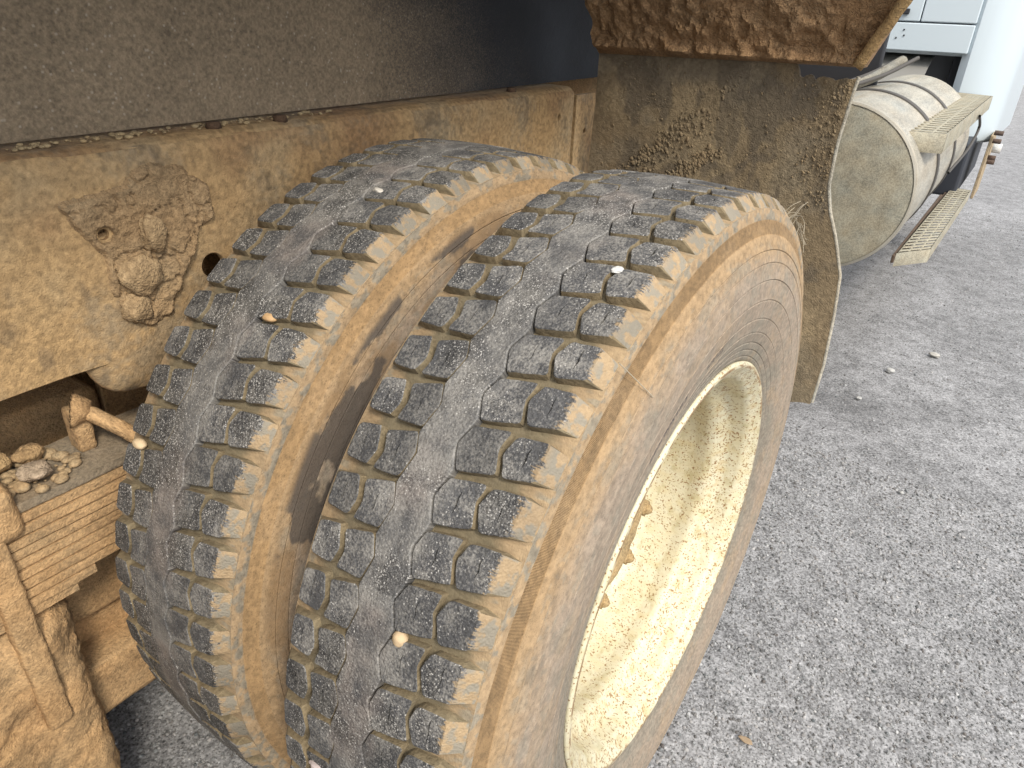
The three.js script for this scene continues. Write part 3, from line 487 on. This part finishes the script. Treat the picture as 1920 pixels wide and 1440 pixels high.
{
  const XR = [[0.455, 0.112], [0.509, 0.134], [0.594, 0.135], [0.684, 0.128], [0.767, 0.118], [0.834, 0.094], [0.88, 0.074], [0.925, 0.062], [1.0, 0.0612], [1.087, 0.069], [1.125, 0.074]];
  const flap = mesh('mud_flap', slab(90, 110, (u, v) => {
    const y0 = 1.125, yb = lerp(0.445, 0.508, sst(0.75, 1, u)), y = lerp(y0 - 0.020 * sst(0.78, 0.82, u) * (0.7 + 0.6 * n3(u * 60, 1, 1)), yb, v), x = lerp(-0.423 - 0.012 * v, pl(XR, y) + 0.0025 * (f3(y * 60, 2, 2, 3) - 0.5), u);
    return [x, y, flapZ(x, y, u) + 0.0015 * f3(x * 80, y * 80, 1, 2)];
  }, (p, u, v) => [p[0], p[1], flapZ(p[0], p[1], u) - 0.008]), new THREE.MeshStandardMaterial({ map: rep(flapMap, 1 / 0.6), bumpMap: grainBumpM, bumpScale: 0.003, roughness: 0.92 }), truck, 'wavy rubber mud flap hanging in front of the tyres');
  // worn pale rim of the flap
  const ep = []; for (let i = 0; i <= 40; i++) { const y = lerp(1.11, 0.512, i / 40), x = pl(XR, y); ep.push([x + 0.0012, y, flapZ(x, y, 1) - 0.002]); }
  mesh('flap_edge', tube(ep, 0.0036, 6, 120), earth(0.34, 0.31, 0.25), flap, 'scuffed pale edge of the flap');
  // dried mud spray
  const gs = []; const add = (x, y, r) => { const u = (x + 0.423) / 0.5; const g = new THREE.IcosahedronGeometry(r, 1), sx = 0.7 + 0.6 * rnd(); g.scale(sx, 1 + 0.8 * rnd(), 0.8).rotateZ(rnd()).translate(x, y, flapZ(x, y, clamp(u)) + 0.002); gs.push(boxUV(g)); };
  for (let i = 0; i < 460; i++) { const t = rnd(), w = (rnd() + rnd() + rnd() - 1.5) * 0.075, x = lerp(-0.17, -0.33, t) + w * 0.8, y = lerp(1.06, 0.90, t) + w * 0.5 - (rnd() < 0.3 ? 0.05 * rnd() : 0); if (f3(x * 20, y * 20, 8, 3) > 0.42) add(x, y, 0.0009 + 0.0026 * rnd() ** 2); }
  for (let i = 0; i < 200; i++) { const t = rnd(), x = lerp(-0.15, -0.24, t) + 0.03 * (rnd() - 0.5), y = lerp(0.96, 0.90, t) + 0.02 * (rnd() - 0.5); add(x, y, 0.0012 + 0.003 * rnd() * rnd()); }
  for (let i = 0; i < 260; i++) { const y = 1.10 - 0.22 * Math.pow(rnd(), 1.3), x = pl(XR, y) - 0.004 - 0.07 * rnd() * rnd(); add(x, y, 0.0008 + 0.002 * rnd() * rnd()); }
  for (let i = 0; i < 200; i++) add(-0.40 + 0.45 * rnd(), 1.105 - 0.5 * rnd() * rnd(), 0.0008 + 0.0018 * rnd() * rnd());
  const s = mesh('mud_spray', mergeGeometries(gs), earth(0.215, 0.160, 0.094), flap); s.userData.kind = 'stuff';
}

// ---- leaf spring behind the inner tyre
const mOchre = earth(0.42, 0.268, 0.132, { bump: 0.0025 }), mOchreD = earth(0.42, 0.268, 0.132, { bump: 0.003 }), mDarkMud = mOchreD;
{
  const spring = new THREE.Group(); spring.name = 'leaf_spring'; truck.add(spring); spring.userData.label = 'thick leaf spring stack coated in ochre mud';
  const n = 11, H = 0.155, y0 = 0.528;
  for (let i = 0; i < n; i++) {
    const h = H / n, yb = y0 + i * h, zf = [0.532, 0.508, 0.40, 0.25, 0.1, -0.05, -0.15, -0.25, -0.3, -0.4, -0.45][i];
    const g = new THREE.BoxGeometry(0.098, h - 0.0026, 1.35 - zf, 3, 2, 120), p = g.attributes.position, jx = 0.004 * (rnd() - 0.5);
    for (let k = 0; k < p.count; k++) { const z = p.getZ(k) + (1.35 + zf) / 2, x = p.getX(k), y = p.getY(k); p.setXYZ(k, x * (Math.abs(y) > 0.004 ? 0.992 : 1) - 0.5105 + jx, y + yb + h / 2 + 0.03 * (z - 0.65) ** 2 + 0.0045, z); }
    mesh('spring_leaf', rough(g, 0.0009, 90, 4, 0.45), i > n - 2 ? earth(0.235, 0.185, 0.125) : mOchre, spring);
  }
  mesh('spring_clamp', rough(fineBox(-0.595, -0.449, 0.648, 0.718, 0.563, 0.84, 0.007, 0.016), 0.004, 45), mOchre, spring, 'mud caked clamp plate on top of the spring');
  mesh('u_bolt', rough(fineBox(-0.470, -0.450, 0.36, 0.66, 0.586, 0.616, 0.005, 0.006), 0.002, 60), mOchre, spring);
  // bolt lying across the top leaf
  const rod = mesh('clip_bolt', rough(tube([[-0.505, 0.7425, 0.454], [-0.475, 0.722, 0.434], [-0.445, 0.702, 0.418]], 0.0095, 10, 16), 0.001, 120), mOchreD, spring, 'dusty clip bolt beside the inner tyre');
  { const g = rough(new THREE.CylinderGeometry(0.023, 0.011, 0.020, 20, 4).rotateX(0.5), 0.002, 90), d = new THREE.Vector3(-0.03, 0.0205, 0.020).normalize(); g.applyQuaternion(new THREE.Quaternion().setFromUnitVectors(new THREE.Vector3(0, 1, 0), d)); const c = mesh('bolt_collar', g, mOchreD, rod); c.position.set(-0.507, 0.744, 0.456); mesh('bolt_bracket', rough(fineBox(-0.535, -0.505, 0.685, 0.745, 0.448, 0.470, 0.005, 0.006), 0.002, 80), mOchreD, rod); }
  mesh('trunnion_bracket', rough(rough(fineBox(-0.70, -0.458, 0.02, 0.532, 0.542, 1.0, 0.006, 0.05), 0.015, 16, 6), 0.004, 110, 3), mOchre, truck, 'big casting under the spring buried in ochre mud');
  mesh('axle_beam', mergeGeometries([rbox(-0.78, -0.555, 0.40, 0.50, -0.1, 0.66, 0.012), rbox(-0.74, -0.575, 0.30, 0.402, -0.1, 0.66, 0.012)]), mDarkMud, truck, 'dark axle beam in the shade behind the spring');
  mesh('torque_rod', rough(fineBox(-0.66, -0.515, 0.255, 0.350, -0.05, 0.62, 0.012, 0.01), 0.002, 40), mOchreD, truck, 'brown rod below the axle beam');
  mesh('cross_member', mergeGeometries([rbox(-0.74, -0.62, 0.56, 0.71, 0.385, 1.2, 0.015), rbox(-1.5, -0.62, 0.80, 0.98, 0.1, 0.2, 0.01), rbox(-0.645, -0.630, 0.5, 0.71, -0.3, 0.38, 0.004)]), mDarkMud, truck);
  mesh('subframe', rbox(-1.5, -0.635, 0.60, 1.04, -2.6, 0.05, 0.01), mDarkMud, truck, 'dark chassis frame behind the rail');
  mesh('gearbox_housing', rbox(-1.6, -0.80, 0.25, 1.0, -0.5, 1.3, 0.05), mDarkMud, truck, 'shaded chassis parts under the frame');
}

// ---- fuel tank with straps and two perforated steps
const mTank = new THREE.MeshPhysicalMaterial({ color: new THREE.Color().setRGB(0.46, 0.43, 0.36), map: grainM, roughness: 0.5, metalness: 0.1 }), mTankEnd = earth(0.300, 0.280, 0.215, { bump: 0.001, rough: 0.7 });
const mStrap = new THREE.MeshStandardMaterial({ color: new THREE.Color().setRGB(0.06, 0.055, 0.05), roughness: 0.6 }), mStep = earth(0.33, 0.305, 0.235, { bump: 0.001, rough: 0.75 });
{
  const cx = -0.204, cy = 0.667, R = 0.285, z0 = -1.9, z1 = -3.45;
  const tank = mesh('fuel_tank', toCreasedNormals(new THREE.LatheGeometry([[R - 0.008, 0], [R, 0.004], [R + 0.003, 0.012], [R, 0.02], [R, 0.5], [R, 1.52], [R + 0.003, 1.535], [R - 0.01, 1.55], [0.001, 1.55]].map(([x, y]) => new THREE.Vector2(x, y)), 72).rotateX(-Math.PI / 2).translate(cx, cy, z0), 0.6), mTank, truck, 'pale cylindrical fuel tank with dark straps');
  { const uv = tank.geometry.attributes.uv; for (let i = 0; i < uv.count; i++) uv.setXY(i, uv.getX(i) * 1.8, uv.getY(i) * 1.2); }
  mesh('tank_end', boxUV(new THREE.LatheGeometry([[0.0001, -0.012], [0.12, -0.011], [0.22, -0.006], [R - 0.02, 0.0], [R - 0.008, 0.004]].map(([x, y]) => new THREE.Vector2(x, y)), 72).rotateX(-Math.PI / 2).translate(cx, cy, z0)), mTankEnd, tank, 'flat grey dusty end of the tank');
  for (const z of [-2.37, -2.87]) mesh('tank_strap', new THREE.LatheGeometry([[R + 0.001, -0.02], [R + 0.006, -0.02], [R + 0.006, 0.02], [R + 0.001, 0.02]].map(([x, y]) => new THREE.Vector2(x, y)), 72).rotateX(-Math.PI / 2).translate(cx, cy, z), mStrap, tank);
  // steps: frame plus cross bars, so that the slots are open
  const step = (A, B, C, D, th, nb, lanes, label) => { // A near inner, B near outer, C far outer, D far inner (x, y, z)
    const P = (s, t) => { const l = (a, b, k) => a.map((v, i) => lerp(v, b[i], k)); return l(l(A, B, s), l(D, C, s), t); };
    const bar = (s0, s1, t0, t1, dy0, dy1) => { const q = [P(s0, t0), P(s1, t0), P(s1, t1), P(s0, t1)], pos = []; for (const p of q) pos.push(p[0], p[1] + dy1, p[2]); for (const p of q) pos.push(p[0], p[1] + dy0, p[2]); return boxUV(geo(pos, null, [0, 1, 2, 0, 2, 3, 4, 6, 5, 4, 7, 6, 0, 4, 5, 0, 5, 1, 1, 5, 6, 1, 6, 2, 2, 6, 7, 2, 7, 3, 3, 7, 4, 3, 4, 0])); };
    const gs = [bar(0, 1, 0, 0.012, -th, 0), bar(0, 1, 0.988, 1, -th, 0), bar(0, 0.05, 0.012, 0.988, -th, 0), bar(0.95, 1, 0.012, 0.988, -th, 0)];
    for (let k = 1; k < lanes; k++) gs.push(bar(k / lanes - 0.035, k / lanes + 0.035, 0.012, 0.988, -0.012, -0.001));
    for (let i = 0; i < nb; i++) { const t = lerp(0.012, 0.985, (i + 0.5) / nb), w = 0.22 / nb; gs.push(bar(0.05, 0.95, t - w, t + w, -0.003, 0.001)); }
    return mesh('step', mergeGeometries(gs), mStep, tank, label);
  };
  step([-0.030, 0.868, -1.985], [0.106, 0.868, -2.03], [0.112, 0.868, -3.72], [-0.055, 0.868, -3.76], 0.062, 26, 3, 'upper perforated step on the tank');
  const low = step([0.055, 0.430, -2.13], [0.150, 0.430, -2.28], [0.160, 0.430, -3.60], [0.070, 0.430, -3.60], 0.05, 26, 3, 'lower perforated step below the tank');
  mesh('step_hanger', mergeGeometries([rbox(0.03, 0.066, 0.30, 0.60, -3.66, -3.62, 0.003), rbox(0.052, 0.068, 0.385, 0.42, -3.6, -2.2, 0.003), rbox(0.043, 0.054, 0.395, 0.425, -3.4, -2.12, 0.003)]), earth(0.10, 0.07, 0.05), tank);
  mesh('step_stay', tube([[0.118, 0.83, -3.1], [0.120, 0.76, -3.3], [0.118, 0.70, -3.1], [0.095, 0.64, -2.72]], 0.006, 6), mStrap, tank);
  mesh('battery_box', rbox(-0.30, 0.10, 0.40, 0.66, -4.5, -3.5, 0.015), new THREE.MeshStandardMaterial({ color: new THREE.Color().setRGB(0.022, 0.026, 0.036), roughness: 0.6 }), truck, 'dark box between the tank and the cab');
}
// ---- cab
const mCab = new THREE.MeshPhysicalMaterial({ color: new THREE.Color().setRGB(0.53, 0.605, 0.655), roughness: 0.35, clearcoat: 0.5, clearcoatRoughness: 0.3 }), mDark = new THREE.MeshStandardMaterial({ color: new THREE.Color().setRGB(0.02, 0.022, 0.028), roughness: 0.7 });
{
  const plan = (pts, y0, y1, bev) => { // outline in (x, z), raised from y0 to y1
    const h = new THREE.Shape(pts.map(([x, z]) => new THREE.Vector2(x, -z))), g = new THREE.ExtrudeGeometry(h, { depth: y1 - y0 - 2 * bev, bevelEnabled: true, bevelSize: bev, bevelThickness: bev, bevelSegments: 4 }); g.rotateX(-Math.PI / 2).translate(0, y0 + bev, 0); return boxUV(toCreasedNormals(g, 0.6));
  };
  const arc = []; for (let i = 0; i <= 10; i++) { const t = i / 10 * Math.PI / 2; arc.push([-0.075 + 0.225 * Math.sin(t), -4.02 + 0.24 * Math.cos(t)]); }
  const cab = mesh('cab', plan([[-2.0, -3.82], [-0.06, -3.82], [-0.06, -4.9], [-2.0, -4.9]], 1.03, 3.2, 0.01), mCab, truck, 'pale blue white cab at the front');
  // corner and side of the cab reach lower than the rear wall
  mesh('cab_side', plan([[-0.062, -3.80], ...arc.slice(1), [0.176, -4.75], [0.10, -4.85], [0.10, -4.05], [0.06, -3.95], [-0.062, -3.90]], 0.625, 3.2, 0.02), mCab, cab);
  // panels of the rear wall, seams left open between them
  const panel = (x0, x1, y0, y1) => mesh('rear_panel', rbox(x0, x1, y0, y1, -3.83, -3.755, 0.006), mCab, cab);
  panel(-1.9, -0.060, 1.045, 1.1745); panel(-1.9, -0.316, 1.181, 2.4); panel(-0.311, -0.060, 1.181, 2.4);
  mesh('grab_plate', rbox(-0.405, -0.372, 1.212, 1.238, -3.757, -3.735, 0.004), mDark, cab);
  for (const [x, y] of [[-0.376, 1.141], [-0.370, 1.115], [-0.405, 1.102]]) mesh('cab_bolt', new THREE.SphereGeometry(0.0045, 8, 6).translate(x, y, -3.754), mDark, cab);
  mesh('cab_opening', rbox(-1.6, 0.03, 0.4, 1.04, -4.8, -4.0, 0.02), new THREE.MeshStandardMaterial({ color: new THREE.Color().setRGB(0.16, 0.165, 0.175), roughness: 0.7 }), cab);
  mesh('slot_shade_plate', rbox(-0.125, -0.070, 0.66, 1.03, -3.96, -3.87, 0.006), mDark, cab);  // near-black plate put in for the shaded slot beside the corner panel
  mesh('inner_fender', toCreasedNormals(new THREE.CylinderGeometry(0.40, 0.40, 0.40, 48, 1, true, 0, Math.PI).rotateZ(Math.PI / 2).translate(-0.42, 0.62, -3.98), 0.5), new THREE.MeshStandardMaterial({ color: new THREE.Color().setRGB(0.20, 0.195, 0.18), roughness: 0.6, side: THREE.DoubleSide }), cab);
  mesh('gap_shade_sheet', rbox(-1.2, -0.262, 0.93, 1.45, -2.74, -2.70, 0.01), mDark, truck);  // near-black sheet added for the shade between mudguard and cab
  mesh('air_pipe', mergeGeometries([tube([[-0.34, 0.955, -2.3], [-0.26, 1.0, -2.55], [-0.20, 1.05, -2.74]], 0.008), tube([[-0.30, 0.955, -2.35], [-0.21, 1.0, -2.6], [-0.14, 1.055, -2.76]], 0.008)]), mStrap, truck);
  mesh('pipe_cover', rough(tube([[-0.33, 0.945, -2.36], [-0.255, 0.985, -2.56], [-0.19, 1.04, -2.74]], 0.022, 10), 0.001, 40), earth(0.20, 0.19, 0.16), truck);
  // narrow skirt strip with rusty bolts below the cab
  const strip = mesh('skirt_strip', rbox(0.158, 0.172, 0.36, 0.68, -4.05, -3.75, 0.003), earth(0.34, 0.265, 0.17), cab, 'thin beige strip below the cab');
  const rust = earth(0.10, 0.07, 0.055), pale = earth(0.6, 0.6, 0.58);
  [[0.19, 0.70, rust, 0.012], [0.19, 0.655, rust, 0.012], [0.20, 0.615, pale, 0.024], [0.188, 0.56, rust, 0.012], [0.188, 0.53, rust, 0.012]].forEach(([x, y, m, r], i) => mesh('strip_bolt', rough(new THREE.CylinderGeometry(r, r, 0.04, 8).rotateZ(Math.PI / 2).translate(x, y, -3.72 - i * 0.05), 0.001, 100), m, strip));
}

// ---------------------------------------------------------------- small things
const stone = (name, pos, r0, sq, s, col0, label, cat, group) => { const r = r0 * 0.82, col = col0.map((c) => c * (name === 'loose_stone' ? 0.6 : 0.78)); const o = mesh(name, clod(r, sq, s, name === 'pebble' ? 0.4 : 1), name === 'mud_lump' ? earth(...col0, { bump: 0.004 }) : new THREE.MeshStandardMaterial({ color: new THREE.Color().setRGB(...col), roughness: 0.75 })); o.position.set(...pos); return tag(o, label, cat, group); };
const cream = [0.62, 0.46, 0.28];
stone('pebble', [0.0291, 0.7220, 0.4655], 0.0085, [1.1, 1, 1], 1, cream, 'round cream pebble wedged in a groove low on the outer tyre', 'pebble', 'pebbles stuck in the tread');
stone('pebble', [-0.3792, 0.7460, 0.4545], 0.0085, [1.5, 0.8, 1], 2, [0.72, 0.55, 0.34], 'bright oval pebble wedged at the left edge of the inner tyre', 'pebble', 'pebbles stuck in the tread');
stone('pebble', [-0.2727, 0.8915, 0.3380], 0.0075, [1.6, 0.8, 1], 3, [0.62, 0.40, 0.20], 'small orange pebble wedged in the inner tyre halfway up', 'pebble', 'pebbles stuck in the tread');
stone('stone_chip', [0.0584, 0.9830, 0.1901], 0.0060, [1.2, 0.5, 1.6], 4, [0.7, 0.7, 0.68], 'white chip lying across a tread block high on the outer tyre', 'stone chip');
stone('stone_chip', [-0.2792, 0.9945, 0.1590], 0.0085, [1.5, 0.5, 1], 5, [0.66, 0.62, 0.55], 'white chip with tan end near the top of the inner tyre', 'stone chip');
stone('stone_chip', [-0.0451, 0.5410, 0.5135], 0.0075, [1.4, 0.7, 1], 6, [0.5, 0.42, 0.4], 'dull pinkish chip at the bottom edge of the outer tyre tread', 'stone chip');
stone('loose_stone', [0.1587, 0.006, -2.0622], 0.016, [1.2, 0.6, 1], 7, [0.62, 0.62, 0.6], 'white loose stone lying in a dip of the asphalt right of the mud flap', 'stone', 'loose stones on the asphalt');
stone('loose_stone', [0.2781, 0.006, -2.3342], 0.016, [1.5, 0.6, 0.9], 8, [0.62, 0.6, 0.55], 'pale flat loose stone farthest out on the asphalt', 'stone', 'loose stones on the asphalt');
stone('loose_stone', [0.1115, 0.004, -1.7533], 0.010, [1, 0.6, 1], 9, [0.6, 0.6, 0.58], 'small white loose stone nearest the foot of the mud flap', 'stone', 'loose stones on the asphalt');
stone('loose_stone', [0.3365, 0.003, -1.234], 0.006, [1.2, 0.6, 1], 10, [0.62, 0.62, 0.6], 'tiny white loose stone on the asphalt beside the middle of the wheel', 'stone', 'loose stones on the asphalt');
stone('bark_flake', [0.2411, 0.003, -0.1997], 0.008, [2.0, 0.35, 0.9], 11, [0.34, 0.25, 0.16], 'tan flake on the asphalt at the bottom of the picture', 'flake');
// crumbs on the spring
stone('mud_lump', [-0.5279, 0.704, 0.5144], 0.017, [1, 0.85, 1.1], 12, [0.33, 0.22, 0.11], 'rounded brown mud lump at the back of the crumbs on the leaf spring', 'mud lump', 'mud lumps on the leaf spring');
stone('mud_lump', [-0.4900, 0.702, 0.5290], 0.019, [1, 0.6, 1], 13, [0.36, 0.28, 0.20], 'greyish flat mud lump in front of the others on the leaf spring', 'mud lump', 'mud lumps on the leaf spring');
stone('mud_lump', [-0.5344, 0.704, 0.5500], 0.017, [1, 0.9, 1], 14, [0.38, 0.26, 0.13], 'ochre mud lump at the left picture edge on the leaf spring', 'mud lump', 'mud lumps on the leaf spring');
{
  const gs = []; for (let i = 0; i < 150; i++) { const a = rnd() * 6.28, d = 0.055 * Math.sqrt(rnd()), x = -0.505 + d * Math.cos(a) * 0.8, z = 0.532 + d * Math.sin(a), r = 0.0015 + 0.0065 * rnd() ** 2; gs.push(boxUV(new THREE.IcosahedronGeometry(r, 1).scale(1, 0.75, 1.2).rotateY(rnd() * 6).translate(x, 0.6885 + r * 0.5, z))); }
  const o = mesh('mud_crumbs', mergeGeometries(gs), earth(0.35, 0.25, 0.14)); o.userData.kind = 'stuff'; tag(o, 'loose dry mud crumbs heaped on the leaf spring', 'crumbs');
}
{ // dry grass caught at the far shoulder of the outer tyre
  const mS = new THREE.MeshStandardMaterial({ color: new THREE.Color().setRGB(0.36, 0.31, 0.23), roughness: 0.8 }), gs = [];
  const O = [0.072, 0.925, -0.335];
  for (let i = 0; i < 12; i++) { const a = 0.2 + 1.3 * rnd(), l = 0.012 + 0.018 * rnd(), dx = Math.cos(a) * l, dy = Math.sin(a) * l, o = O.map((v, k) => v + (rnd() - 0.5) * [0.022, 0.022, 0.03][k]); gs.push(tube([o, [o[0] + dx * 0.5, o[1] + dy * 0.55 + 0.003, o[2] - 0.006], [o[0] + dx, o[1] + dy, o[2] - 0.016 * rnd()]], 0.0005, 5, 6)); }
  for (let i = 0; i < 14; i++) { const t = rnd(), o = [0.086 + 0.012 * rnd(), 0.90 + 0.045 * (1 - t), -0.31 - 0.05 * t]; gs.push(tube([o, [o[0] + 0.004, o[1] - 0.012, o[2] - 0.01], [o[0] + 0.012 * rnd(), o[1] - 0.03 * rnd(), o[2] - 0.02 * rnd()]], 0.0005, 5, 6)); }
  const o = mesh('dry_grass', mergeGeometries(gs), mS); tag(o, 'tuft of dry grass stuck to the far shoulder of the outer tyre', 'dry grass');
  const s = mesh('straw', tube([[0.113, 0.9380, 0.2800], [0.1197, 0.912, 0.253], [0.1262, 0.886, 0.226]], 0.0005, 5, 12), mS); tag(s, 'single straw clinging to the tan sidewall of the outer tyre', 'straw');
}
scene.traverse((o) => { if (o.isMesh) o.castShadow = o.receiveShadow = true; });
renderer.render(scene, camera);
